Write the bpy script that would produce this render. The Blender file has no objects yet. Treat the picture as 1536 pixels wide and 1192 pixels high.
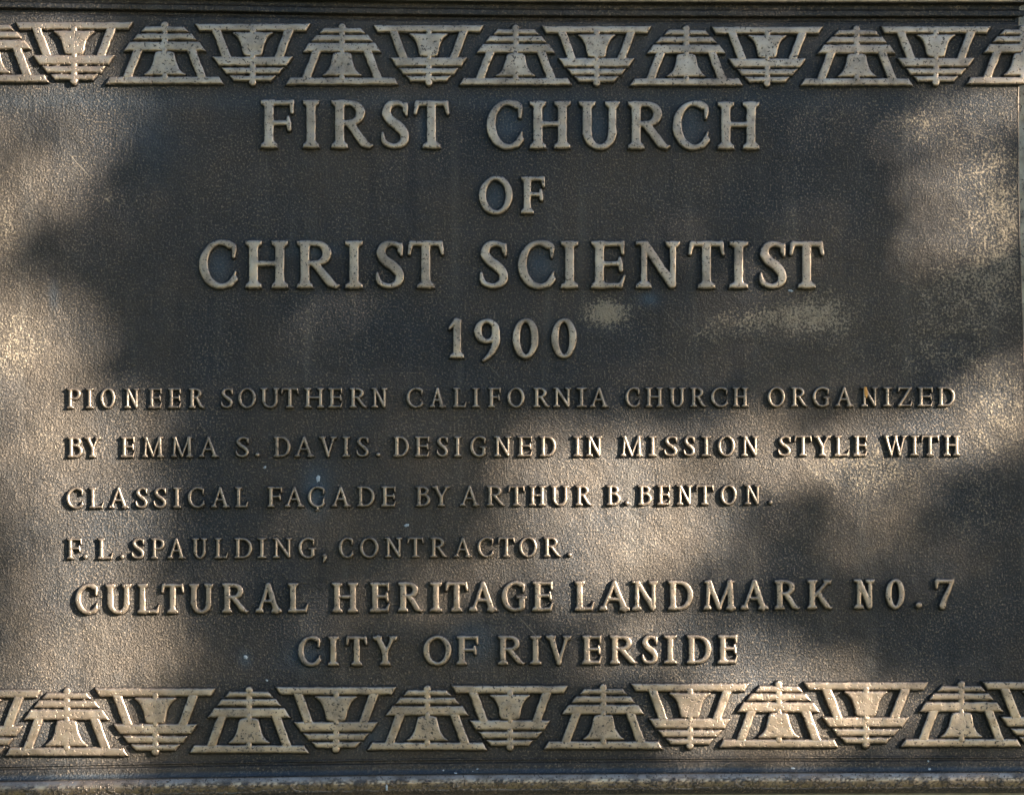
import bpy, math, random
import numpy as np
from mathutils import Vector, Matrix

random.seed(7); rng = np.random.default_rng(7)
scene = bpy.context.scene
COL = scene.collection.objects

# ------------------------------------------------------------------ camera
WID = 0.50                      # metres of plaque across the picture
K = WID / 1536.0                # metres per photo pixel on the plaque
DIST = 1.25
YAW, PITCH = math.radians(2.4), math.radians(7.0)
to_cam = Vector((-math.sin(YAW) * math.cos(PITCH), -math.cos(YAW) * math.cos(PITCH), -math.sin(PITCH)))
cam_data = bpy.data.cameras.new('camera')
cam = bpy.data.objects.new('camera', cam_data); COL.link(cam)
cam_data.sensor_width = 36.0; cam_data.sensor_fit = 'HORIZONTAL'
cam_data.lens = 36.0 * DIST / WID
cam_data.clip_start = 0.05; cam_data.clip_end = 500
CAM_LOC = to_cam * DIST
CAM_ROT = (-to_cam).to_track_quat('-Z', 'Y')
cam.location = CAM_LOC
cam.rotation_mode = 'QUATERNION'; cam.rotation_quaternion = CAM_ROT
scene.camera = cam

# ------------------------------------------------------------------ sky, sun, exposure
SUN = Vector((10.0, -8.0, 4.3)).normalized()         # towards the sun: low, from the right
el = math.asin(SUN.z); az = math.atan2(SUN.x, SUN.y)
world = bpy.data.worlds.new('World'); scene.world = world; world.use_nodes = True
nt = world.node_tree; bg = nt.nodes['Background']
sky = nt.nodes.new('ShaderNodeTexSky'); sky.sky_type = 'NISHITA'; sky.sun_disc = False
sky.sun_elevation = el; sky.sun_rotation = az; sky.ozone_density = 2.6; sky.dust_density = 0.3
nt.links.new(sky.outputs[0], bg.inputs[0]); bg.inputs[1].default_value = 0.05
sl = bpy.data.lights.new('sun', 'SUN'); sl.energy = 5.0; sl.angle = math.radians(0.53); sl.color = (1.0, 0.90, 0.775)
so = bpy.data.objects.new('sun', sl); COL.link(so)
so.rotation_mode = 'QUATERNION'; so.rotation_quaternion = SUN.to_track_quat('Z', 'Y'); so.location = SUN * 6
scene.view_settings.view_transform = 'Standard'; scene.view_settings.look = 'None'
scene.view_settings.gamma = 1.0; scene.view_settings.use_curve_mapping = False
scene.view_settings.exposure = 2.75

# ------------------------------------------------------------------ helpers
_RM = np.array(CAM_ROT.to_matrix()); _CL = np.array(CAM_LOC)

def P(px, py, h):
    """plaque-plane point for a layout position (layout unit = 1/1536 of the width), h units proud of the plate"""
    px = np.asarray(px, float); py = np.asarray(py, float); h = np.asarray(h, float)
    d = np.stack([(px - 768) / 1536 * 36, -(py - 596) / 1536 * 36, np.full_like(px, -cam_data.lens)], -1) @ _RM.T
    s = (-h0 * K - _CL[1]) / d[..., 1]
    p = _CL + d * s[..., None]
    p[..., 1] = -h * K
    return p
h0 = 7.0            # layout was measured on the tops of the relief

def link_mesh(name, verts, faces, mat, parent=None, smooth=True, attrs=None):
    """verts in world space; the object's origin is moved to the middle of its base"""
    verts = np.asarray(verts, float); faces = np.asarray(faces, np.int32)
    o3 = (verts.min(0) + verts.max(0)) / 2
    v = verts - o3
    me = bpy.data.meshes.new(name)
    n = faces.shape[1]
    me.vertices.add(len(v)); me.vertices.foreach_set('co', v.astype(np.float32).ravel())
    me.loops.add(faces.size); me.loops.foreach_set('vertex_index', faces.ravel())
    me.polygons.add(len(faces))
    me.polygons.foreach_set('loop_start', np.arange(len(faces), dtype=np.int32) * n)
    me.polygons.foreach_set('loop_total', np.full(len(faces), n, np.int32))
    me.polygons.foreach_set('use_smooth', np.full(len(faces), smooth))
    for k, a in (attrs or {}).items():
        at = me.attributes.new(k, 'FLOAT', 'POINT'); at.data.foreach_set('value', np.asarray(a, np.float32).ravel())
    me.update(calc_edges=True); me.validate()
    me.materials.append(mat)
    ob = bpy.data.objects.new(name, me); COL.link(ob)
    ob.location = o3
    if parent:
        ob.parent = parent
        ob.location = Vector(o3) - world_loc(parent)
    return ob

def world_loc(o):
    v = Vector((0, 0, 0))
    while o: v += o.location; o = o.parent
    return v

def empty(name, loc, parent=None):
    o = bpy.data.objects.new(name, None); COL.link(o); o.empty_display_size = 0.02
    o.location = Vector(loc) - (world_loc(parent) if parent else Vector((0, 0, 0)))
    if parent: o.parent = parent
    return o

def tag(o, label=None, cat=None, group=None, kind=None):
    if label: o['label'] = label
    if cat: o['category'] = cat
    if group: o['group'] = group
    if kind: o['kind'] = kind

_NZ = rng.standard_normal((256, 256))
def vnoise(x, y, cell):
    """smooth value noise of period `cell`"""
    X = x / cell; Y = y / cell
    i = np.floor(X).astype(int); j = np.floor(Y).astype(int)
    fx = X - i; fy = Y - j
    fx = fx * fx * (3 - 2 * fx); fy = fy * fy * (3 - 2 * fy)
    g = lambda a, b: _NZ[a % 256, b % 256]
    return (g(i, j) * (1 - fx) + g(i + 1, j) * fx) * (1 - fy) + (g(i, j + 1) * (1 - fx) + g(i + 1, j + 1) * fx) * fy

def sstep(a, b, x):
    t = np.clip((x - a) / (b - a), 0, 1); return t * t * (3 - 2 * t)

# ------------------------------------------------------------------ materials
def nodes_of(name):
    m = bpy.data.materials.new(name); m.use_nodes = True
    t = m.node_tree; return m, t, t.nodes, t.links, t.nodes['Principled BSDF']

M_PLATE, M_TOP, R_PLATE, R_TOP, BUMP = 0.92, 0.94, 0.56, 0.28, 0.8
def bronze_material():
    m, t, N, L, B = nodes_of('weathered bronze')
    geo = N.new('ShaderNodeNewGeometry')
    def noise(scale, detail=2.0, rough=0.5):
        n = N.new('ShaderNodeTexNoise'); n.inputs['Scale'].default_value = scale
        n.inputs['Detail'].default_value = detail; n.inputs['Roughness'].default_value = rough
        L.new(geo.outputs['Position'], n.inputs['Vector']); return n.outputs['Fac']
    def ramp(v, a, b, c0=0.0, c1=1.0):
        r = N.new('ShaderNodeMapRange'); r.interpolation_type = 'SMOOTHSTEP'
        r.inputs['From Min'].default_value = a; r.inputs['From Max'].default_value = b
        r.inputs['To Min'].default_value = c0; r.inputs['To Max'].default_value = c1
        L.new(v, r.inputs['Value']); return r.outputs['Result']
    def math_(op, a, b):
        n = N.new('ShaderNodeMath'); n.operation = op
        for k, v in ((0, a), (1, b)):
            if isinstance(v, (int, float)): n.inputs[k].default_value = v
            else: L.new(v, n.inputs[k])
        return n.outputs[0]
    def mix(f, a, b):
        n = N.new('ShaderNodeMix'); n.data_type = 'RGBA'
        if isinstance(f, (int, float)): n.inputs[0].default_value = f
        else: L.new(f, n.inputs[0])
        for k, v in ((6, a), (7, b)):
            if isinstance(v, tuple): n.inputs[k].default_value = (*v, 1)
            else: L.new(v, n.inputs[k])
        return n.outputs[2]
    def attr(nm):
        a = N.new('ShaderNodeAttribute'); a.attribute_name = nm; return a.outputs['Fac']
    worn = attr('worn'); wear = attr('wear'); blue = attr('tarnish_sheen')
    grain = noise(980, 3, 0.62)        # sand-cast grain, about 1 mm
    fine = noise(2000, 2, 0.6)
    mid = noise(120, 4, 0.6)
    big = noise(11, 3, 0.6)
    # patina: near-black brown with cooler and warmer clouds, paler grains
    c = mix(ramp(big, 0.35, 0.65), (0.038, 0.040, 0.042), (0.072, 0.061, 0.050))
    c = mix(ramp(mid, 0.45, 0.7, 0, 0.5), c, (0.05, 0.048, 0.045))
    c = mix(math_('MULTIPLY', ramp(grain, 0.50, 0.74, 0, 0.9), ramp(noise(26, 4, 0.65), 0.3, 0.68, 0.45, 1.0)), c, (0.265, 0.208, 0.150))
    mp = N.new('ShaderNodeMapping'); mp.inputs['Scale'].default_value = (95, 95, 7)
    L.new(geo.outputs['Position'], mp.inputs['Vector'])
    sn = N.new('ShaderNodeTexNoise'); sn.inputs['Scale'].default_value = 1.0; sn.inputs['Detail'].default_value = 3
    L.new(mp.outputs[0], sn.inputs['Vector'])
    c = mix(ramp(sn.outputs['Fac'], 0.55, 0.75, 0, 0.28), c, (0.115, 0.105, 0.09))
    c = mix(ramp(sn.outputs['Fac'], 0.42, 0.28, 0, 0.35), c, (0.028, 0.030, 0.033))
    # a few fine scratches
    for ang, sc, lo in ((0.75, (620, 16, 16), 0.725), (-0.42, (16, 16, 700), 0.735)):
        m1 = N.new('ShaderNodeMapping'); m1.inputs['Rotation'].default_value = (0, ang, 0)
        m2 = N.new('ShaderNodeMapping'); m2.inputs['Scale'].default_value = sc
        L.new(geo.outputs['Position'], m1.inputs['Vector']); L.new(m1.outputs[0], m2.inputs['Vector'])
        s2 = N.new('ShaderNodeTexNoise'); s2.inputs['Scale'].default_value = 1.0; s2.inputs['Detail'].default_value = 1.5
        L.new(m2.outputs[0], s2.inputs['Vector'])
        c = mix(ramp(s2.outputs['Fac'], lo, lo + 0.05, 0, 0.4), c, (0.25, 0.21, 0.16))
    # rubbed bare patches on the field: broken up by the grain
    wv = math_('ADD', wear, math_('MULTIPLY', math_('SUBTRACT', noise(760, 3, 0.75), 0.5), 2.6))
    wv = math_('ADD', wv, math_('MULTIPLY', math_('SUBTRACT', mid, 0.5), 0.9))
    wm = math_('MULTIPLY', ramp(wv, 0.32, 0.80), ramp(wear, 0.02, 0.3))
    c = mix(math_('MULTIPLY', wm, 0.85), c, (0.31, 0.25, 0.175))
    # bluish tarnish plus sky sheen painted into the colour
    c = mix(math_('MULTIPLY', blue, 0.75), c, (0.075, 0.115, 0.15))
    # polished tops, pitted
    pits = ramp(noise(820, 2, 0.55), 0.33, 0.42)
    pits2 = ramp(noise(330, 3, 0.6), 0.26, 0.40)
    top = mix(ramp(noise(60, 3, 0.6), 0.35, 0.65), (0.43, 0.315, 0.222), (0.52, 0.392, 0.282))
    top = mix(ramp(fine, 0.35, 0.65, 0.0, 0.2), top, (0.30, 0.24, 0.18))
    tm = math_('MULTIPLY', worn, math_('MULTIPLY', ramp(pits, 0, 1, 0.12, 1), ramp(pits2, 0, 1, 0.45, 1)))
    tm = math_('MULTIPLY', tm, ramp(noise(190, 4, 0.65), 0.30, 0.58, 0.62, 1.0))
    c = mix(tm, c, top)
    L.new(c, B.inputs['Base Color'])
    L.new(math_('ADD', M_PLATE, math_('MULTIPLY', tm, M_TOP - M_PLATE)), B.inputs['Metallic'])
    rg = math_('ADD', R_PLATE, math_('MULTIPLY', tm, R_TOP - R_PLATE))
    L.new(rg, B.inputs['Roughness'])
    # bump
    rub = ramp(worn, 0.0, 0.36)
    hgt = math_('ADD', math_('MULTIPLY', grain, 1.0), math_('MULTIPLY', fine, 0.35))
    hgt = math_('MULTIPLY', hgt, ramp(noise(45, 3, 0.6), 0.3, 0.7, 0.65, 1.25))
    hgt = math_('MULTIPLY', hgt, math_('SUBTRACT', 1.0, math_('MULTIPLY', rub, 0.97)))
    hgt = math_('ADD', hgt, math_('MULTIPLY', math_('MULTIPLY', math_('MULTIPLY', pits, pits2), rub), 0.08))
    hgt = math_('ADD', hgt, math_('MULTIPLY', math_('MULTIPLY', mid, 1.2), math_('SUBTRACT', 1.0, math_('MULTIPLY', rub, 0.8))))
    b = N.new('ShaderNodeBump'); b.inputs['Strength'].default_value = BUMP; b.inputs['Distance'].default_value = 0.0009
    L.new(hgt, b.inputs['Height']); L.new(b.outputs[0], B.inputs['Normal'])
    return m

def simple_material(name, c0, c1, scale, rough, bump=0.0, dist=0.001):
    m, t, N, L, B = nodes_of(name)
    n = N.new('ShaderNodeTexNoise'); n.inputs['Scale'].default_value = scale; n.inputs['Detail'].default_value = 6
    co = N.new('ShaderNodeNewGeometry'); L.new(co.outputs['Position'], n.inputs['Vector'])
    r = N.new('ShaderNodeValToRGB'); r.color_ramp.elements[0].position = 0.3; r.color_ramp.elements[1].position = 0.7
    r.color_ramp.elements[0].color = (*c0, 1); r.color_ramp.elements[1].color = (*c1, 1)
    L.new(n.outputs['Fac'], r.inputs[0]); L.new(r.outputs[0], B.inputs['Base Color'])
    B.inputs['Roughness'].default_value = rough
    if bump:
        b = N.new('ShaderNodeBump'); b.inputs['Strength'].default_value = bump; b.inputs['Distance'].default_value = dist
        L.new(n.outputs['Fac'], b.inputs['Height']); L.new(b.outputs[0], B.inputs['Normal'])
    return m

BRONZE = bronze_material()
STUCCO = simple_material('stucco', (0.36, 0.33, 0.27), (0.46, 0.42, 0.35), 180, 0.9, 0.8, 0.002)
LEAF = simple_material('leaf', (0.035, 0.07, 0.02), (0.07, 0.12, 0.03), 9, 0.5)
BARK = simple_material('bark', (0.10, 0.075, 0.05), (0.2, 0.16, 0.12), 40, 0.9, 0.8, 0.006)
PALE = simple_material('pale drip', (0.24, 0.28, 0.31), (0.38, 0.41, 0.43), 900, 0.6)
RUST = simple_material('rust stain', (0.40, 0.17, 0.03), (0.55, 0.27, 0.05), 900, 0.6)

# ------------------------------------------------------------------ wall behind
def box(name, x0, x1, y0, y1, z0, z1, mat, parent=None):
    v = [(x, y, z) for x in (x0, x1) for y in (y0, y1) for z in (z0, z1)]
    f = [(0, 1, 3, 2), (4, 6, 7, 5), (0, 4, 5, 1), (2, 3, 7, 6), (0, 2, 6, 4), (1, 5, 7, 3)]
    return link_mesh(name, v, f, mat, parent, smooth=False)
BACK = 0.009                                            # the plate is 9 mm thick
wall = box('stucco_wall', -1.5, 1.5, BACK, 0.30, -1.25, 1.2, STUCCO)
tag(wall, 'pale rough stucco wall showing below the bronze plaque', 'wall')

# ------------------------------------------------------------------ plaque and its plate
plaque = empty('bronze_plaque', (0, 0, 0))
tag(plaque, 'weathered bronze church landmark plaque with raised lettering and rows of mission bells', 'plaque')

# bare rubbed patches of the field: (x, y, rx, ry, amount)
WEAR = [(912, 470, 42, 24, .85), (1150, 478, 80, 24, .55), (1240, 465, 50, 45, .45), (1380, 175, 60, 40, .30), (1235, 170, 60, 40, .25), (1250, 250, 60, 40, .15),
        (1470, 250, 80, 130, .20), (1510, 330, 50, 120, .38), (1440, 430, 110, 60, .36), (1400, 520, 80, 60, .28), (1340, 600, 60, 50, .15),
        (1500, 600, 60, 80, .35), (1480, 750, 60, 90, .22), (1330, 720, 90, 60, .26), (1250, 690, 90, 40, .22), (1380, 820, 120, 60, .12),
        (10, 340, 25, 80, .35), (20, 515, 60, 60, .42), (70, 650, 60, 70, .22), (130, 960, 60, 50, .2), (1180, 330, 60, 30, .2), (1060, 500, 50, 22, .3), (160, 295, 10, 14, .5),  # left-edge patches: pale wear that also paints up the sunlit pool
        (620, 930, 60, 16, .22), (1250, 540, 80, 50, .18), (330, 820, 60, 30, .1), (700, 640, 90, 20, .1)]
BLUE = [(640, 190, 14, 24, .5), (762, 186, 26, 30, .5), (893, 190, 25, 28, .5), (1040, 190, 22, 28, .4), (820, 175, 8, 20, .6), (742, 292, 16, 22, .6),  # bluish tarnish together with painted-in sky sheen
        (328, 398, 18, 26, .5), (810, 398, 24, 26, .5), (975, 447, 14, 10, .6), (705, 965, 34, 26, .6), (475, 735, 20, 34, .7), (460, 985, 30, 20, .5),
        (742, 508, 8, 20, .4), (470, 375, 60, 10, .35), (230, 200, 40, 60, .25), (640, 1160, 300, 8, .4), (540, 150, 900, 14, .2), (790, 75, 500, 40, .2),
        (640, 1095, 20, 20, .4), (550, 1100, 30, 20, .4), (368, 988, 9, 12, .5), (80, 440, 8, 20, .3)]
def blobs(lst, x, y):
    a = np.zeros_like(x)
    for (cx, cy, rx, ry, k) in lst:
        a += k * np.exp(-(((x - cx) / rx) ** 2 + ((y - cy) / ry) ** 2))
    return np.clip(a, 0, 1)

def grid_faces(nr, nc):
    i = np.arange(nr * nc).reshape(nr, nc)
    return np.stack([i[:-1, :-1], i[1:, :-1], i[1:, 1:], i[:-1, 1:]], -1).reshape(-1, 4)

top_in = [(-95, 17), (0, 18.5), (256, 22.5), (512, 27.5), (768, 30.5), (1100, 31.5), (1600, 31.5)]
bot_in = [(-95, 1148), (0, 1147), (256, 1142), (640, 1136.5), (1100, 1134), (1600, 1132.5)]
X0, X1, Y0, Y1 = -45.0, 1545.0, -3.0, 1175.0          # edges of the plate under the frame
gx, gy = np.meshgrid(np.arange(X0 - 14, X1 + 15, 4.0), np.arange(Y0 - 12, Y1 + 13, 4.0))
hh = 0.25 * vnoise(gx, gy, 60) + 0.12 * vnoise(gx + 500, gy, 17)
hh = hh - 9 * sstep(0.3, 3.5, np.interp(gx, [a for a, _ in top_in], [b for _, b in top_in]) - gy)
pv = P(gx, gy, hh).reshape(-1, 3)
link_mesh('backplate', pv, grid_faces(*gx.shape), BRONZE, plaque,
          attrs={'wear': blobs(WEAR, gx, gy), 'tarnish_sheen': blobs(BLUE, gx, gy)})

# frame mouldings: profiles (outward distance, height)
PROF = [(-3, -1.5), (-1, -.4), (0, 0), (.8, 1.6), (2.6, 2.2), (3.6, 1.6), (4.4, -.6), (6.4, -.8), (7.2, 2.0), (8.4, 3.6), (11, 4.0), (15, 4.1), (17.5, 4.6), (20.5, 6.4),
        (23, 8.6), (25, 10.8), (28, 13.0), (32, 14.7), (37, 15.4), (43, 14.2), (49, 11), (54, 6.5), (56.5, 0), (57, -12), (57, -BACK / K - 1)]
PROF_TOP = [(-3, -1.5), (-1, -.3), (0, -.3), (.9, -3.6), (6.2, -4.2), (6.9, 1.0), (7.6, 4.6), (9, 5.6), (13, 5.6), (15.8, 5.2), (17.2, 2.0), (19, 1.2), (23, 1.6), (25, 4),
        (25.8, 12.5), (27, 14.9), (30, 15.4), (35, 15.4), (40, 14.2), (44, 11), (46.5, 6.5), (47.5, 0), (47.8, -12), (47.8, -BACK / K - 1)]
PROF_SIDE = [(-3, -1.5), (-1, -.4), (0, 0), (4, 1.2), (9, 4.0), (13, 6.0), (17, 6.6), (20, 7), (23, 10), (25, 13), (30, 15.2), (35, 15.4), (40, 14.2), (44, 11), (46.5, 6.5),
             (47.5, 0), (47.8, -12), (47.8, -BACK / K - 1)]
def dense(prof, n=5):
    q = []
    for (a, b) in zip(prof[:-1], prof[1:]):
        for k in range(n): q.append((a[0] + (b[0] - a[0]) * k / n, a[1] + (b[1] - a[1]) * k / n))
    q.append(prof[-1]); q = np.array(q)
    for _ in range(2): q[1:-1] = (q[:-2] + 2 * q[1:-1] + q[2:]) / 4
    return q
def moulding(name, path, outward, prof, worn_from, step=3.0):
    """sweep a profile along a nearly straight path; outward = (dx, dy) in layout units"""
    path = np.array(path, float); q = dense(prof)
    horiz = outward[0] == 0
    s = path[:, 0] if horiz else path[:, 1]
    t = np.arange(s[0], s[-1] + step, step)
    other = np.interp(t, s, path[:, 1] if horiz else path[:, 0])
    ker = np.ones(61) / 61
    pad = np.pad(other, 30, mode='edge'); other = np.convolve(pad, ker, 'valid')
    S, T = np.meshgrid(q[:, 0], t); O = np.repeat(other[:, None], len(q), 1)
    H = np.repeat(q[None, :, 1], len(t), 0)
    wob = 0.3 * vnoise(T, S * 0 + 3 + abs(outward[1]) * 40, 45) + 0.2 * vnoise(T, S, 9)
    H = np.where(H > 0.5, H + wob, H)
    if horiz: gxx, gyy = T, O + S * outward[1]
    else: gxx, gyy = O + S * outward[0], T
    f = grid_faces(*S.shape)
    if (horiz and outward[1] < 0) or (not horiz and outward[0] < 0): f = f[:, ::-1]
    if horiz: f = f[:, ::-1]
    w = sstep(worn_from, worn_from + 2.0, S) * sstep(50.0, 43.0, S)
    if worn_from < 5: w = w * 0.9
    if horiz: w = w * (1 - 0.8 * sstep(24, 36, S) * np.clip(0.6 + 0.9 * vnoise(T, S, 2.6) + .5 * vnoise(T, S, 9), 0, 1))
    w = w * np.clip(0.85 + 0.25 * vnoise(T, S, 14), 0, 1)
    bl = sstep(14, 20, S) * sstep(24, 22, S) * 0.45 if horiz and outward[1] > 0 else S * 0  # blue of the sky painted into the upward-facing cove
    return link_mesh(name, P(gxx, gyy, H).reshape(-1, 3), f, BRONZE, plaque, attrs={'worn': w, 'tarnish_sheen': bl})

mt = moulding('frame_moulding', top_in, (0, -1), PROF_TOP, 25.8)
mb = moulding('frame_moulding', bot_in, (0, 1), PROF, 24.5)
mr = moulding('frame_moulding', [(1527, -20), (1527, 300), (1531, 420), (1538, 600), (1540, 1182)], (1, 0), PROF_SIDE, 1.5)
ml = moulding('frame_moulding', [(-45, -20), (-45, 1195)], (-1, 0), PROF_SIDE, 1.5)

# ------------------------------------------------------------------ relief from distance fields
def d_poly(px, py, pts):
    d = np.full(px.shape, 1e9)
    for (a, b) in zip(pts[:-1], pts[1:]):
        ax, ay, ar = a; bx, by, br = b
        dx, dy = bx - ax, by - ay; l2 = dx * dx + dy * dy + 1e-12
        t = np.clip(((px - ax) * dx + (py - ay) * dy) / l2, 0, 1)
        d = np.minimum(d, np.hypot(px - ax - t * dx, py - ay - t * dy) - (ar + (br - ar) * t))
    return d
def d_quad(px, py, pts):
    """signed distance to a convex or concave polygon"""
    pts = np.array(pts, float); d = np.full(px.shape, 1e18); s = np.ones(px.shape)
    n = len(pts)
    for i in range(n):
        a = pts[i]; b = pts[i - 1]
        ex, ey = b - a; wx, wy = px - a[0], py - a[1]
        t = np.clip((wx * ex + wy * ey) / (ex * ex + ey * ey + 1e-12), 0, 1)
        d = np.minimum(d, (wx - ex * t) ** 2 + (wy - ey * t) ** 2)
        c1 = py >= a[1]; c2 = py < b[1]; c3 = ex * wy > ey * wx
        flip = (c1 & c2 & c3) | (~c1 & ~c2 & ~c3)
        s = np.where(flip, -s, s)
    return s * np.sqrt(d)
def smin(a, b, k):
    h = np.clip(0.5 + 0.5 * (b - a) / k, 0, 1)
    return b * (1 - h) + a * h - k * h * (1 - h)

def relief_mesh(name, sdf, x0, x1, y0, y1, cell, H, parent, polish=1.0, grow=0.5, side=1.6, fillet=3.0, wob=0.35, mat=None, dome=0.0):
    """sdf(px,py) -> signed distance in layout units, negative inside.  Builds the raised, drafted, slightly uneven relief."""
    m = fillet + 1.5
    xs = np.arange(x0 - m, x1 + m + cell, cell); ys = np.arange(y0 - m, y1 + m + cell, cell)
    gx, gy = np.meshgrid(xs, ys)
    d = grow - sdf(gx, gy)
    d = d + wob * (0.7 * vnoise(gx, gy, 7.0) + 0.45 * vnoise(gx + 91, gy + 17, 3.1))
    h = H * sstep(-side * 0.75, side * 0.45, d)
    h = h + 0.75 * np.exp(-np.clip(-d - side * 0.3, 0, None) / (fillet * 0.38)) * (d < side) * sstep(H, H * 0.2, h)
    if dome: h = h + dome * np.sqrt(np.clip(d, 0, 12))
    h = h - 0.8 * np.exp(-np.clip(d - side * .45, 0, None) / 1.0) * sstep(0.4 * H, H, h)
    h = h + 0.16 * vnoise(gx, gy, 11.0) * sstep(0.5 * H, H, h)
    h = h - 0.12 - 0.9 * sstep(-fillet * 0.6, -fillet, d)
    worn = polish * sstep(0.74 * H, 0.93 * H, h + 0.12) * np.clip(0.86 + 0.13 * vnoise(gx, gy, 38.0) + 0.08 * vnoise(gx, gy, 13.0), 0.45, 1)
    keep = d > -fillet
    f = grid_faces(*gx.shape)
    kf = keep.ravel()[f].any(1); f = f[kf]
    used = np.unique(f); remap = np.full(gx.size, -1, np.int64); remap[used] = np.arange(len(used))
    v = P(gx.ravel()[used], gy.ravel()[used], h.ravel()[used])
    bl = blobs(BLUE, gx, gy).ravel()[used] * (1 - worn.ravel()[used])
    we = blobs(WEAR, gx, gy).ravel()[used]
    return link_mesh(name, v, remap[f], mat or BRONZE, parent, attrs={'worn': worn.ravel()[used], 'tarnish_sheen': bl, 'wear': we})

# ---- Roman capitals, in cap-height units (y up); 'p' = swept stroke, 'b' = bar
def arc(cx, cy, rx, ry, a0, a1, rt, rs, tilt=0.0, n=28, pw=1.4):
    out = []
    for k in range(n + 1):
        a = math.radians(a0 + (a1 - a0) * k / n)
        c = abs(math.cos(a - math.radians(tilt))) ** pw
        out.append((cx + rx * math.cos(a), cy + ry * math.sin(a), rt + (rs - rt) * c))
    return ('p', out)
def spline(pts, n=8):
    p = [pts[0]] + list(pts) + [pts[-1]]; out = []
    for i in range(1, len(p) - 2):
        for k in range(n):
            t = k / n; q = []
            for c in range(3):
                a, b, cc, d = p[i - 1][c], p[i][c], p[i + 1][c], p[i + 2][c]
                q.append(0.5 * (2 * b + (cc - a) * t + (2 * a - 5 * b + 4 * cc - d) * t * t + (3 * b - a - 3 * cc + d) * t ** 3))
            out.append(tuple(q))
    out.append(pts[-1]); return ('p', out)

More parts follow.
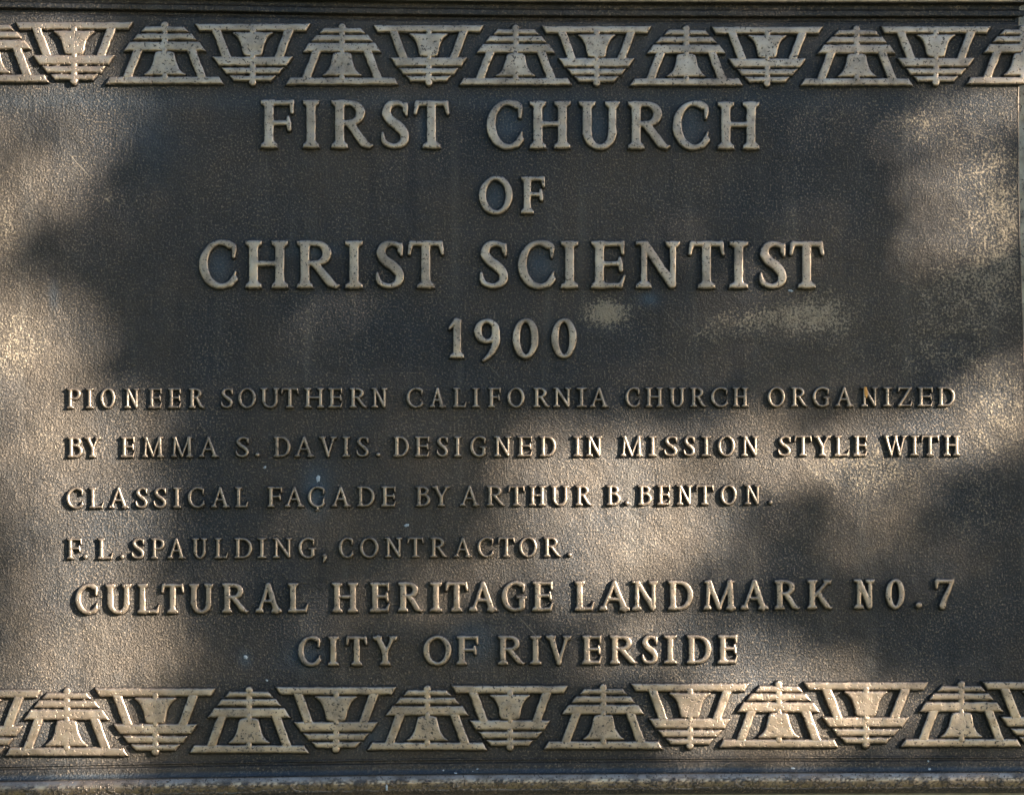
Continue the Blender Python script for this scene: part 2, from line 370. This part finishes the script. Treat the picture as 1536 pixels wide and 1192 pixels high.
def glyph(ch, w, T, t):
    S = []; bar = lambda x0, y0, x1, y1: S.append(('b', x0, y0, x1, y1)); st = lambda *p: S.append(('p', list(p)))
    sh = 2 * t * 0.92                                   # serif height
    sl = 0.175                                          # half length of a serif
    stem = lambda x, T=T, y0=0.0, y1=1.0: bar(x - T, y0, x + T, y1)
    bot = lambda x, l=sl, r=sl: S.append(('q', [(x - l, 0), (x + r, 0), (x + r - .01, sh * .8), (x + T, sh * 1.35), (x - T, sh * 1.35), (x - l + .01, sh * .8)]))
    top = lambda x, l=sl, r=sl: S.append(('q', [(x - l, 1), (x + r, 1), (x + r - .01, 1 - sh * .8), (x + T, 1 - sh * 1.35), (x - T, 1 - sh * 1.35), (x - l + .01, 1 - sh * .8)]))
    s = sl
    if ch == 'I':
        stem(w / 2); top(w / 2, w / 2, w / 2); bot(w / 2, w / 2, w / 2)
    elif ch == 'H':
        for x in (s, w - s): stem(x); top(x); bot(x)
        bar(s, .52 - t, w - s, .52 + t)
    elif ch in 'FE':
        stem(s); top(s, s, .1); bot(s, s, sl)
        bar(s, 1 - 2 * t, w - .03 * (ch == 'E'), 1)
        xe = w - .03 * (ch == 'E')
        st((xe - t * .9, .96, t * .95), (xe - t * .55, .74, t * .6))
        bar(s, .52 - t * .95, .80 * w, .52 + t * .95)
        st((.83 * w, .64, t * .6), (.845 * w, .52, t), (.87 * w, .38, t * .75))
        if ch == 'E':
            bar(s, 0, w - .08, 2 * t); st((w - .11, t, t), (w - t * .6, .25, t * .45)); bot(s, s, .1)
    elif ch == 'L':
        stem(s); top(s); bot(s, s, .1); bar(s, 0, w - .08, 2 * t); st((w - .11, t, t), (w - t * .6, .27, t * .45))
    elif ch == 'T':
        stem(w / 2); bot(w / 2, .19, .19); bar(.05, 1 - 2 * t, w - .05, 1)
        st((t + .02, .95, t), (t * .6, .73, t * .6)); st((w - t - .02, .95, t), (w - t * .6, .73, t * .6))
    elif ch in 'PRB':
        yb = {'P': .43, 'R': .47, 'B': .53}[ch]
        xr = {'P': w, 'R': .80 * w, 'B': .90 * w}[ch]
        stem(s); bot(s, s, sl if ch != 'B' else .1); top(s, s, .1)
        ry = (1 - yb) / 2; cx = max(s + .06, xr - .36)
        bar(s, 1 - 2 * t, cx, 1); bar(s, yb, cx, yb + 2 * t)
        S.append(arc(cx, yb + ry, xr - cx - T, ry - t, -90, 90, t, T))
        if ch == 'R':
            st((s + .22, yb + t * .6, T * .85), (w - .21, .11, T * .95), (w - .09, .035, t * .85), (w - .03, .055, t * .45))
        if ch == 'B':
            ry2 = (yb + 2 * t) / 2; cx2 = max(s + .06, w - .40)
            bar(s, 0, cx2, 2 * t); S.append(arc(cx2, ry2, w - cx2 - T, ry2 - t, -90, 90, t, T))
    elif ch == 'D':
        stem(s); bot(s, s, .1); top(s, s, .1); cx = min(w * .45, w - .45) if w > .75 else w * .42
        cx = max(cx, s)
        bar(s, 1 - 2 * t, cx, 1); bar(s, 0, cx, 2 * t)
        S.append(arc(cx, .5, w - cx - T, .5 - t, -90, 90, t, T))
    elif ch in 'O':
        S.append(arc(w / 2, .5, w / 2 - T, .52 - t, 0, 360, t, T, 10, 44))
    elif ch == '0':
        S.append(arc(w / 2, .5, w / 2 - T, .52 - t, 0, 360, t, T, 4, 44))
    elif ch in 'CG':
        rx = w * .58
        S.append(arc(rx, .5, rx - T, .52 - t, 62, 318 if ch == 'C' else 312, t, T, 12, 40))
        xe = w - .05
        S.append(spline([(rx + (rx - T) * .42, .955, t), (w * .82, .93, t * 1.1), (xe - .015, .86, t), (xe - .02, .66, t * .55)]))
        if ch == 'C':
            S.append(spline([(rx + (rx - T) * .55, .08, t * 1.05), (w * .88, .14, t * .9), (w - .035, .34, t * .4)]))
        else:
            bar(w - .02 - 2 * T, .08, w - .02, .44); bar(w - .30, .42, w + .05, .42 + 1.6 * t)
            S.append(spline([(rx + (rx - T) * .45, .06, t), (w * .8, .09, t), (w - .02 - T, .16, t)]))
    elif ch == 'Ç':
        rx = w * .58
        S.append(arc(rx, .5, rx - T, .53 - t, 62, 318, t, T, 12, 40)); xe = w - .05
        S.append(spline([(rx + (rx - T) * .42, .965, t), (w * .82, .93, t * 1.1), (xe - .015, .86, t), (xe - .02, .66, t * .6)]))
        S.append(spline([(rx + (rx - T) * .55, .07, t * 1.05), (w * .90, .15, t), (w - .06, .34, t * .9), (w - .03, .47, t * .5)]))
        S.append(spline([(w * .52, .0, t * .8), (w * .60, -.10, t * .9), (w * .48, -.16, t * .5)]))
    elif ch == 'S':
        q = lambda x, y, r: (x * w, y, r)
        S.append(spline([q(.86, .78, t * .8), q(.83, .885, t), q(.58, .965 - t * .3, t), q(.30, .90, T * .85), q(.19, .74, T), q(.34, .585, T * 1.05),
                         q(.62, .46, T * 1.08), q(.83, .30, T), q(.80, .13, T * .85), q(.52, .03 + t * .3, t), q(.24, .075, t), q(.10, .16, t * .95), q(.055, .32, t * .45)]))
        st(q(.89, .92, t * .75), q(.905, .70, t * .5))
    elif ch == 'N':
        n = t * 1.15
        bar(s - n, 0, s + n, .97); bot(s, s, .16); bar(w - .15 - n, .1, w - .15 + n, 1); top(w - .15, .16, .15)
        st((.13, .955, t * .9), (s + .02, .93, T * .9), (w - .17, .08, T * .95)); bar(0, 1 - sh * .8, s, 1)
    elif ch == 'M':
        a, b = .14, w - .17
        st((a, .04, t), (a + .06, .95, t * 1.1)); st((a + .06, .93, T * .95), (w / 2 - .01, .07, T * .8)); st((w / 2 - .01, .05, t * .8), (b - .05, .93, t))
        st((b - .03, .95, T * .95), (b, .05, T)); bot(a, a, .13); bot(b, .17, .17); bar(.05, 1 - sh * .8, a + .1, 1); bar(b - .1, 1 - sh * .8, w - .05, 1)
    elif ch == 'A':
        c = w / 2 - .01
        st((.14, .05, t), (c - .01, .94, t)); st((c, .93, T * .9), (w - .19, .05, T)); bot(.14, .14, .14); bot(w - .18, .17, .18)
        bar(w * .30, .38 - t * .9, w * .68, .38 + t * .9); st((c - .01, .97, t * .8), (c - .0, .93, T * .7))
    elif ch == 'V':
        c = w / 2 + .01
        st((.18, .95, T), (c, .06, T * .85)); st((c, .05, t), (w - .15, .95, t)); top(.18, .18, .16); top(w - .15, .15, .15)
    elif ch == 'W':
        a, b, c, d, e = .13, w * .33, w * .53, w * .70, w - .12
        st((a, .95, T * .9), (b, .06, T * .8)); st((b, .05, t), (c, .93, t)); st((c - .01, .95, T * .9), (d, .06, T * .8)); st((d, .05, t), (e, .95, t))
        top(a, .13, .14); top(e, .13, .12); bar(c - .13, 1 - sh * .8, c + .1, 1)
    elif ch == 'Y':
        c = w / 2 + .01
        stem(c, T, 0, .45); bot(c); st((.18, .95, T * .95), (c, .44, T)); st((w - .15, .95, t), (c + .01, .43, t)); top(.17, .17, .15); top(w - .14, .14, .14)
    elif ch == 'U':
        r = w - .16; n = T * .85
        bar(s - T, .3, s + T, 1); bar(r - n, .3, r + n, 1); top(s); top(r, .16, .16)
        cx = (s + r) / 2; S.append(arc(cx, .34, (r - s) / 2, .355 - t * .9, 180, 360, t * 1.05, T * .93))
    elif ch == 'K':
        stem(s); top(s); bot(s); st((s + .1, .45, t), (w - .17, .95, t)); top(w - .17, .15, .13)
        st((s + .2, .54, T * .9), (w - .20, .10, T * .95), (w - .08, .035, t * .8), (w - .03, .055, t * .45))
    elif ch == 'Z':
        bar(.06, 1 - 2 * t, w - .04, 1); bar(.03, 0, w - .07, 2 * t); st((w - .10, .95, T * .9), (.10, .06, T * .9))
        st((.09, .95, t), (.06, .76, t * .55)); st((w - .10, .05, t), (w - .03, .26, t * .5))
    elif ch == '1':
        stem(w * .56, T * 1.05, 0, 1); bot(w * .56, w * .46, w * .40); st((w * .50, .96, T * .8), (.07, .80, t * .8), (.04, .76, t * .5))
    elif ch == '9':
        S.append(arc(w / 2, .69, w / 2 - T * .95, .315 - t, 0, 360, t, T, 8, 36))
        S.append(spline([(w - T * .95, .69, T * .95), (w * .88, .42, T), (w * .68, .13, T * .8), (w * .38, -.06, t * .7)]))
    elif ch == '7':
        bar(.05, 1 - 2.4 * t, w - .03, 1); st((.09, .93, t * 1.3), (.07, .70, t * .7))
        S.append(spline([(w - .07, .95, t), (w * .74, .66, T * .75), (w * .50, .32, T * .95), (w * .40, .07, T * 1.1)]))
    elif ch == '.':
        S.append(('p', [(w / 2, .11, .105), (w / 2 + .001, .11, .105)]))
    elif ch == ',':
        S.append(spline([(w * .5, .10, .10), (w * .62, .0, .085), (w * .35, -.20, .03)]))
    return S

def letter_sdf(ch, xl, xr, yt, yb, T, t):
    u = yb - yt; w = (xr - xl) / u
    G = glyph(ch, w, T, t)
    def f(px, py):
        x = (px - xl) / u; y = (yb - py) / u
        d = None
        for g in G:
            if g[0] == 'p': e = d_poly(x, y, g[1])
            elif g[0] == 'q': e = d_quad(x, y, g[1])
            else:
                cx, cy = (g[1] + g[3]) / 2, (g[2] + g[4]) / 2
                qx = np.abs(x - cx) - abs(g[3] - g[1]) / 2; qy = np.abs(y - cy) - abs(g[4] - g[2]) / 2
                e = np.hypot(np.maximum(qx, 0), np.maximum(qy, 0)) + np.minimum(np.maximum(qx, qy), 0)
            d = e if d is None else smin(d, e, 0.035)
        return d * u
    return f

# each line: (x0, cap top, baseline) at both ends, thick, thin, then every sign with its left and right edge
LINES = [
 ((391, 150, 221.5), (1139, 153, 223.5), .094, .054,
  'F 391 440.5 I 454 479 R 497 560 S 571.5 613.5 T 620.5 674 C 730 785 H 794.5 856 U 868.5 930 R 942 1006 C 1009 1064 H 1076.5 1139'),
 ((718, 265, 320.5), (817, 265, 320), .096, .056, 'O 718.5 769 F 781.5 817'),
 ((298, 361, 431.5), (1236, 362, 432), .094, .054,
  'C 298.5 355.5 H 368 432 R 445 510 I 517.5 544.5 S 563.5 606 T 611.5 666 S 719.5 762 C 777 832.5 I 841.5 867.5 E 887 938.5 N 954 1020 T 1033 1087 I 1094 1122.5 S 1139 1180 T 1184.5 1236'),
 ((672, 478.5, 536.5), (865, 478, 536), .094, .054, '1 672 697 9 711.5 749 0 769 808 0 827 865'),
 ((100, 582, 612), (1433, 580, 609), .082, .052,
  'P 100 121 I 128.5 140 O 150 173 N 186 209 E 222 243 E 251.5 272 R 283 307 S 331 350 O 357 384 U 390.5 419 T 421.5 448 H 456.5 486 E 492.5 514 R 524.5 551 N 557 581 '
  'C 609.5 634.5 A 644.5 668.5 L 679.5 700 I 708.5 719.5 F 732 751 O 761 787 R 800 825 N 830 857 I 865 880 A 885 913 '
  'C 938 960 H 968.5 995 U 1003.5 1028 R 1035.5 1060 C 1066.5 1092 H 1099 1123 O 1151.5 1178 R 1187 1212 G 1219 1244 A 1253 1280.5 N 1292 1317 I 1325 1338 Z 1346.5 1369 E 1377 1400 D 1407 1433'),
 ((101, 655, 685.5), (1440, 652.5, 683), .082, .052,
  'B 101 124 Y 126 151 E 181 202.5 M 213 245.5 M 256.5 289.5 A 298 328 S 353 374 . 382 390 D 410 436 A 441.5 471.5 V 478.5 505 I 513.5 525 S 534.5 553.5 . 563.5 571.5 '
  'D 590 613.5 E 622 644.5 S 655 672.5 I 681 692 G 705 729 N 741 767 E 776 799 D 809.5 834.5 I 860 872.5 N 879 903.5 M 931 964.5 I 973 985 S 996 1017 S 1025.5 1043 I 1052 1067 O 1076.5 1103 N 1112 1138 '
  'S 1167 1187 T 1191.5 1218 Y 1220.5 1246.5 L 1252 1274.5 E 1280.5 1301.5 W 1325.5 1360 I 1365.5 1379 T 1382 1409 H 1415.5 1440.5'),
 ((99, 731, 762), (1160, 726.5, 756), .082, .052,
  'C 99 125 L 133.5 156 A 163 193 S 203 221.5 S 230 250 I 259.5 271.5 C 281.5 306.5 A 316.5 344.5 L 352.5 372.5 F 401 423 A 427 456.5 Ç 461.5 487 A 497 526 D 535.5 562 E 572 594 '
  'B 623.5 645.5 Y 648 675 A 690 719.5 R 730 758 T 762.5 787 H 793.5 818.5 U 826 853.5 R 863.5 888.5 B 910 931 . 936 945 B 957 978 E 986 1006 N 1015 1039 T 1044 1071 O 1080.5 1105.5 N 1117 1141 . 1152 1160'),
 ((100, 807, 838), (842, 805, 834.5), .082, .052,
  'F 100 122.5 . 124 131.5 L 146.5 170 . 179 187 S 197 217 P 226 247 A 251 278.5 U 287.5 311 L 321.5 342.5 D 351.5 378.5 I 386 399.5 N 409 438 G 447.5 472 , 482 491 '
  'C 508 530 O 539.5 568 N 577 603.5 T 611 635.5 R 645.5 671.5 A 680.5 708.5 C 716 740.5 T 747 772.5 O 778.5 806 R 815.5 842 . 850 859'),
 ((113, 876, 920), (1432, 868, 911.5), .098, .058,
  'C 113 147 U 158 197 L 206 240 T 242 276 U 283 320 R 333 373 A 383 423 L 432 463 H 498 537 E 555 585 R 597 635 I 645 663 T 668 702 A 704 746 G 752.5 788 E 799 830 '
  'L 862 892 A 899 945 N 948 987 D 1002 1040 M 1055 1104 A 1111 1153 R 1162 1200 K 1211 1249 N 1281 1312 0 1329 1357 . 1373 1384 7 1402 1432'),
 ((447, 954, 998), (1107, 952, 994), .098, .058,
  'C 447 481 I 492 508 T 519 551 Y 559 596 O 635 677 F 685 717 R 747 788 I 795 812 V 819 857 E 873 903 R 915 956 S 963 987 I 996 1015 D 1030 1067 E 1077 1107'),
]
TEXTS = ['FIRST CHURCH', 'OF', 'CHRIST SCIENTIST', '1900', 'PIONEER SOUTHERN CALIFORNIA CHURCH ORGANIZED', 'BY EMMA S. DAVIS. DESIGNED IN MISSION STYLE WITH',
         'CLASSICAL FAÇADE BY ARTHUR B. BENTON.', 'F. L. SPAULDING, CONTRACTOR.', 'CULTURAL HERITAGE LANDMARK NO. 7', 'CITY OF RIVERSIDE']
for (a, b, T, t, txt), words in zip(LINES, TEXTS):
    tok = txt.split()
    mid = ((a[0] + b[0]) / 2, (a[2] + b[2]) / 2)
    line = empty('inscription_line', P(mid[0], mid[1], 0.0), plaque)
    line['label'] = 'raised line of capitals reading ' + words
    for k in range(0, len(tok), 3):
        ch, xl, xr = tok[k], float(tok[k + 1]), float(tok[k + 2])
        q = ((xl + xr) / 2 - a[0]) / (b[0] - a[0])
        yt = a[1] + (b[1] - a[1]) * q; yb = a[2] + (b[2] - a[2]) * q
        big = yb - yt > 38
        nm = {'.': 'full_stop', ',': 'comma'}.get(ch, 'digit' if ch.isdigit() else 'letter')
        relief_mesh(nm, letter_sdf(ch, xl, xr, yt, yb, T, t), xl, xr, yt - 2, yb + (0 if ch not in '9,Ç' else 8),
                    0.65 if big else 0.5, 8.2 if big else 7.4, line, (0.86 if yt < 700 else 0.76) if big else 0.72, side=1.5 if big else 1.3, fillet=3.2 if big else 2.6, wob=0.28 if big else 0.12, grow=0.5 if big else 0.25)

# ------------------------------------------------------------------ mission bell ornaments
def bell_ornament(cx, half, ytop, ybot, flip):
    """half = half width of the base; ytop/ybot the two edges; flip = hung upside down"""
    sx = half / 83.0; sy = (ybot - ytop) / 88.4
    def loc(px, py):
        x = (px - cx) / sx
        y = (py - ytop) / sy if not flip else (ybot - py) / sy
        return x, y
    trap = lambda x, y, y0, w0, y1, w1: d_quad(x, y, [(-w0, y0), (w0, y0), (w1, y1), (-w1, y1)])
    def frame(px, py):
        x, y = loc(px, py); ax = np.abs(x)
        d = trap(x, y, 78.3, 77, 88.4, 83)                                   # base
        d = np.minimum(d, d_quad(ax, y, [(31, 38), (43.5, 38), (59.5, 80), (47, 80)]))   # posts
        d = smin(d, trap(x, y, 27.5, 49, 40.3, 57.5) , 0.8)
        d = np.maximum(d, -d_poly(ax, y, [(0, 43.4, 1.6), (29, 41.0, 0.6)]))  # hollow under the beam
        d = np.minimum(d, trap(x, y, 15.6, 38, 24.3, 44.5))
        d = np.minimum(d, trap(x, y, 5.2, 27, 12.6, 33))
        d = np.minimum(d, trap(x, y, 1.0, 4.2, 41.0, 4.0))
        d = np.minimum(d, d_poly(x, y, [(0, 3.2, 4.8), (0.01, 3.6, 4.8)]))
        return d * (sx + sy) / 2
    def bell(px, py):
        x, y = loc(px, py); ax = x
        prof = [(0, 41.2), (8, 41.4), (12.6, 43), (14.2, 47), (15.5, 54), (17.6, 61), (20.6, 67), (24.2, 71), (28.8, 74.6), (27.5, 75.6), (0, 75.4)]
        d = d_quad(x, y, prof[1:-1] + [(-a, b) for a, b in prof[1:-1][::-1]])
        d = np.minimum(d, d_poly(ax, y, [(0, 75, 3.6), (0, 79, 4.2)]))
        d = np.minimum(d, d_poly(ax, y, [(0, 39, 3.4), (0, 43, 3.8)]))
        return d * (sx + sy) / 2
    o = relief_mesh('bell_ornament', frame, cx - half, cx + half, ytop, ybot, 0.75, 8.6, plaque, grow=0.75, side=1.5, fillet=3.2, wob=0.35, polish=0.92)
    by = [ytop + 37 * sy, ytop + 80 * sy] if not flip else [ybot - 80 * sy, ybot - 37 * sy]
    relief_mesh('bell', bell, cx - 30 * sx, cx + 30 * sx, by[0], by[1], 0.75, 9.0, o, grow=0.75, side=1.5, fillet=2.2, wob=0.35, polish=0.92)
    return o

def lerp_tab(tab, x): return float(np.interp(x, [a for a, _ in tab], [b for _, b in tab]))
top_t = [(-15, 32), (113, 33.5), (383, 36), (773, 39), (1150, 40.5), (1530, 39.5)]
top_b = [(-15, 123), (113, 125), (247, 126), (383, 127), (773, 127.5), (1150, 128.5), (1330, 128), (1530, 126)]
for cx, half, fl in [(-15, 88, 0), (111, 88, 1), (247, 88, 0), (379, 86, 1), (513, 84, 0), (643, 82.5, 1), (773.5, 84, 0), (895, 81.5, 1), (1029.5, 84, 0),
                     (1151, 83, 1), (1285, 83.5, 0), (1404, 82.5, 1), (1534, 83.5, 0)]:
    bell_ornament(cx, half, lerp_tab(top_t, cx), lerp_tab(top_b, cx), bool(fl))
bot_t = [(-30, 1034), (100, 1033), (374, 1031), (640, 1029), (900, 1027), (1168, 1023), (1440, 1022.5), (1570, 1022)]
bot_b = [(-30, 1134), (100, 1132.5), (374, 1128.5), (640, 1124), (900, 1122.5), (1168, 1120), (1440, 1119), (1570, 1119)]
for cx, half, fl in [(-30, 92, 1), (100, 91.5, 0), (233, 90, 1), (373.5, 89, 0), (504, 90, 1), (641, 89, 0), (765, 87, 1), (905, 88.5, 0), (1035, 88, 1),
                     (1168, 89, 0), (1299, 93, 1), (1442, 90, 0), (1566, 92, 1)]:
    bell_ornament(cx, half, lerp_tab(bot_t, cx), lerp_tab(bot_b, cx), bool(fl))

# ------------------------------------------------------------------ paint flecks and stains stuck to the bronze
def fleck(name, cx, cy, rx, ry, hgt, mat, base=0.0):
    n = 20; rings = 5; vs = [(cx, cy, base + hgt)]; f = []
    ph = random.random() * 6
    for r in range(1, rings + 1):
        for k in range(n):
            a = 2 * math.pi * k / n
            wob = 1 + 0.18 * math.sin(2 * a + ph) + 0.13 * math.sin(5 * a + 2 * ph)
            q = r / rings
            vs.append((cx + rx * q * wob * math.cos(a), cy + ry * q * wob * math.sin(a), base + hgt * (1 - q ** 2.5) - 0.15 * (r == rings)))
    vs = np.array(vs)
    for r in range(rings - 1):
        for k in range(n):
            a = 1 + r * n + k; b = 1 + r * n + (k + 1) % n
            f.append((a, a + n, b + n, b))
    for k in range(0, n, 2): f.append((0, 1 + k, 1 + (k + 1) % n, 1 + (k + 2) % n))
    return link_mesh(name, P(vs[:, 0], vs[:, 1], vs[:, 2]), f, mat, plaque)
for (x, y, rx, ry, h, b) in [(477, 717, 2.6, 6, .7, 0.2), (368, 985, 2.6, 3.2, .8, .2), (665, 1156, 2, 2, .8, 5.2), (684, 1160, 3, 2.4, .9, 8.5), (709, 1157, 1.5, 1.5, .7, 5.5), (716, 1153, 1.5, 1.5, .7, 4.6),
                             (1187, 435, 3.4, 1.8, .8, .3), (397, 700, 2, 2, .6, .2), (400, 1020, 1.8, 1.6, .6, .2), (1394, 1155, 2.6, 4, .9, 6.0), (1190, 1152, 3, 1.8, .8, 5.0), (1393, 1141, 1.4, 1.6, .7, 4.2),
                             (610, 787, 3.4, 2.4, .4, .2), (580, 1180, 2, 4.5, .6, 14.6)]:
    fleck('paint_fleck', x, y, rx, ry, h, PALE, b)
fleck('rust_stain', 1299, 588, 2.6, 9.0, .4, RUST, 7.0)

# ------------------------------------------------------------------ the tree whose leaves shade the plaque
# sunlit share of the plaque field, as soft ellipses: (x, y, rx, ry, amount)
LIT = [(10, 500, 80, 62, 1), (100, 640, 90, 100, 1), (50, 580, 70, 70, .6), (130, 760, 80, 90, .95), (150, 880, 72, 90, 1), (130, 985, 105, 55, 1), (100, 1080, 110, 60, 1), (10, 960, 40, 120, .45), (20, 780, 40, 110, .35),
       (60, 65, 115, 45, .75), (85, 180, 100, 80, .46), (115, 275, 80, 48, .34), (40, 330, 40, 40, .15), (100, 1165, 120, 30, .6), (-40, 400, 40, 300, .6),
       (910, 690, 100, 58, .85), (868, 800, 80, 85, .85), (970, 760, 95, 75, .75), (930, 890, 80, 55, .75), (1050, 645, 90, 25, .4), (1065, 810, 80, 70, .45), (930, 960, 90, 40, .3),
       (1250, 685, 95, 46, 1), (1340, 730, 70, 55, .45), (1150, 690, 60, 30, .5), (1080, 985, 65, 45, .85), (1195, 1025, 105, 45, 1), (1190, 1090, 125, 45, .9), (1060, 1070, 80, 50, .7), (1330, 1060, 70, 45, .5),
       (1425, 230, 85, 110, .40), (1490, 160, 70, 70, .26), (1480, 340, 50, 60, .3), (1500, 605, 70, 65, .65), (1450, 650, 60, 45, .35), (1140, 425, 95, 60, .30),
       (560, 900, 320, 130, .06), (1330, 850, 200, 100, .06), (300, 620, 200, 40, .05), (760, 600, 300, 30, .05)]
def lit_share(px, py):
    a = 0.0
    for (cx, cy, rx, ry, k) in LIT: a = a + k * np.exp(-(((px - cx) / rx) ** 2 + ((py - cy) / ry) ** 2) ** 1.3)
    return np.clip(a, 0.0, 1.0)
N_LEAF = 26000
lx = rng.uniform(-700, 2300, N_LEAF); ly = rng.uniform(-700, 1900, N_LEAF)
inside = (lx > -60) & (lx < 1600) & (ly > -60) & (ly < 1260)
share = np.where(inside, lit_share(lx, ly), 0.42)
tau = np.clip(-np.log(np.clip(share * 1.12, 0.01, 1)), 0, 4.6) / 4.6
pick = rng.random(len(lx)) < tau
lx, ly = lx[pick], ly[pick]
depth = rng.normal(2.9, 0.28, len(lx))
base = P(lx, ly, np.zeros_like(lx)) + np.array(SUN) * depth[:, None]
U = np.array(SUN.cross(Vector((0, 0, 1))).normalized()); V = np.cross(U, np.array(SUN))
nv = len(lx)
def unit(a): return a / np.linalg.norm(a, axis=1, keepdims=True)
nrm = unit(np.array(SUN)[None] * 1.2 + rng.normal(0, .55, (nv, 3)))
dirl = unit(np.cross(nrm, unit(rng.normal(0, 1, (nv, 3)))))
sid = np.cross(nrm, dirl)
ln = rng.uniform(.0092, .015, nv)[:, None]; wd = ln * rng.uniform(.36, .5, nv)[:, None]
tip = base + dirl * ln; root = base - dirl * ln
e1 = base + sid * wd + nrm * wd * .25 ; e2 = base - sid * wd + nrm * wd * .25
mid2 = base + dirl * ln * .05
verts = np.stack([root, e1, tip, e2, mid2], 1).reshape(-1, 3)
i5 = np.arange(nv)[:, None] * 5
faces = np.concatenate([i5 + np.array([[0, 1, 4]]), i5 + np.array([[1, 2, 4]]), i5 + np.array([[2, 3, 4]]), i5 + np.array([[3, 0, 4]])])
crown_c = Vector(np.array(P(np.array([768.]), np.array([596.]), np.array([0.]))[0])) + SUN * 2.9
tree_base = Vector((crown_c.x + .72, crown_c.y + .62, -1.25))
tree = empty('shade_tree', tree_base)
tag(tree, 'small leafy tree standing in front of the wall that dapples the plaque', 'tree')
link_mesh('crown', verts, faces, LEAF, tree, smooth=False)
def tube(paths):
    vs, fs = [], []
    for pts in paths:
        o = len(vs); n = 8
        for k, (p, r) in enumerate(pts):
            d = (pts[min(k + 1, len(pts) - 1)][0] - pts[max(k - 1, 0)][0]).normalized()
            a = d.cross(Vector((.3, .9, .2))).normalized(); b = d.cross(a)
            for j in range(n):
                th = 2 * math.pi * j / n; vs.append(tuple(p + (a * math.cos(th) + b * math.sin(th)) * r))
        for k in range(len(pts) - 1):
            for j in range(n):
                fs.append((o + k * n + j, o + k * n + (j + 1) % n, o + (k + 1) * n + (j + 1) % n, o + (k + 1) * n + j))
    return vs, fs
top_t_ = tree_base + Vector((-.12, .05, 1.55))
paths = [[(tree_base, .075), (tree_base + Vector((-.02, .03, .6)), .062), (tree_base + Vector((-.06, .02, 1.1)), .052), (top_t_, .035), (top_t_ + Vector((-.1, .05, .5)), .015), (top_t_ + Vector((-.12, .1, .9)), .004)]]
for (ox, oy, oz) in [(.05, .25, .45), (-.25, .1, .62), (.35, -.35, .5), (.42, -.1, -.1), (.3, .3, .05)]:
    e = crown_c + Vector((ox, oy, oz)); b0 = top_t_ + Vector((0, 0, -.15))
    paths.append([(b0, .026), (b0.lerp(e, .4) + Vector((0, 0, .08)), .018), (b0.lerp(e, .75) + Vector((0, 0, .05)), .011), (e, .004)])
vs, fs = tube(paths); link_mesh('trunk', vs, fs, BARK, tree)
# ------------------------------------------------------------------ unseen lawn and leafy screen, added to darken what the bronze reflects
GRASS = simple_material('lawn', (0.015, 0.026, 0.008), (0.03, 0.045, 0.015), 30, 0.9)
gv = [(-60, -60, -1.25), (60, -60, -1.25), (60, .05, -1.25), (-60, .05, -1.25)]
ground = link_mesh('ground', gv, [(0, 1, 2, 3)], GRASS, smooth=False); tag(ground, kind='structure')
added_hedge = empty('added_hedge', (-1.2, -3.9, -1.25))
tag(added_hedge, 'tall leafy screen added out of view to darken what the bronze reflects', 'added_hedge')
nh = 16000
hp = np.stack([rng.uniform(-7, 4.2, nh), -3.9 + rng.normal(0, .28, nh), -1.25 + 4.1 * rng.random(nh) ** .9], 1)
hp[:, 2] += .25 * np.sin(hp[:, 0] * 1.7) * (hp[:, 2] > 1.2)
hn = unit(rng.normal(0, 1, (nh, 3))); hd = unit(np.cross(hn, rng.normal(0, 1, (nh, 3)))); hs = np.cross(hn, hd)
hl = rng.uniform(.03, .06, nh)[:, None]
hv = np.stack([hp - hd * hl, hp + hs * hl * .5 + hn * hl * .15, hp + hd * hl, hp - hs * hl * .5 + hn * hl * .15], 1).reshape(-1, 3)
link_mesh('foliage', hv, (np.arange(nh)[:, None] * 4 + np.arange(4)[None]), LEAF, added_hedge, smooth=False)
vs, fs = tube([[(Vector((x, -3.9, -1.25)), .03), (Vector((x + .1, -3.85, .2)), .022), (Vector((x - .05, -3.95, 1.6)), .008)] for x in np.arange(-6.6, 4.2, .7)])
link_mesh('stem', vs, fs, BARK, added_hedge)
# a fine closing touch for the noise of the render
scene.cycles.max_bounces = 6
scene.cycles.use_denoising = True
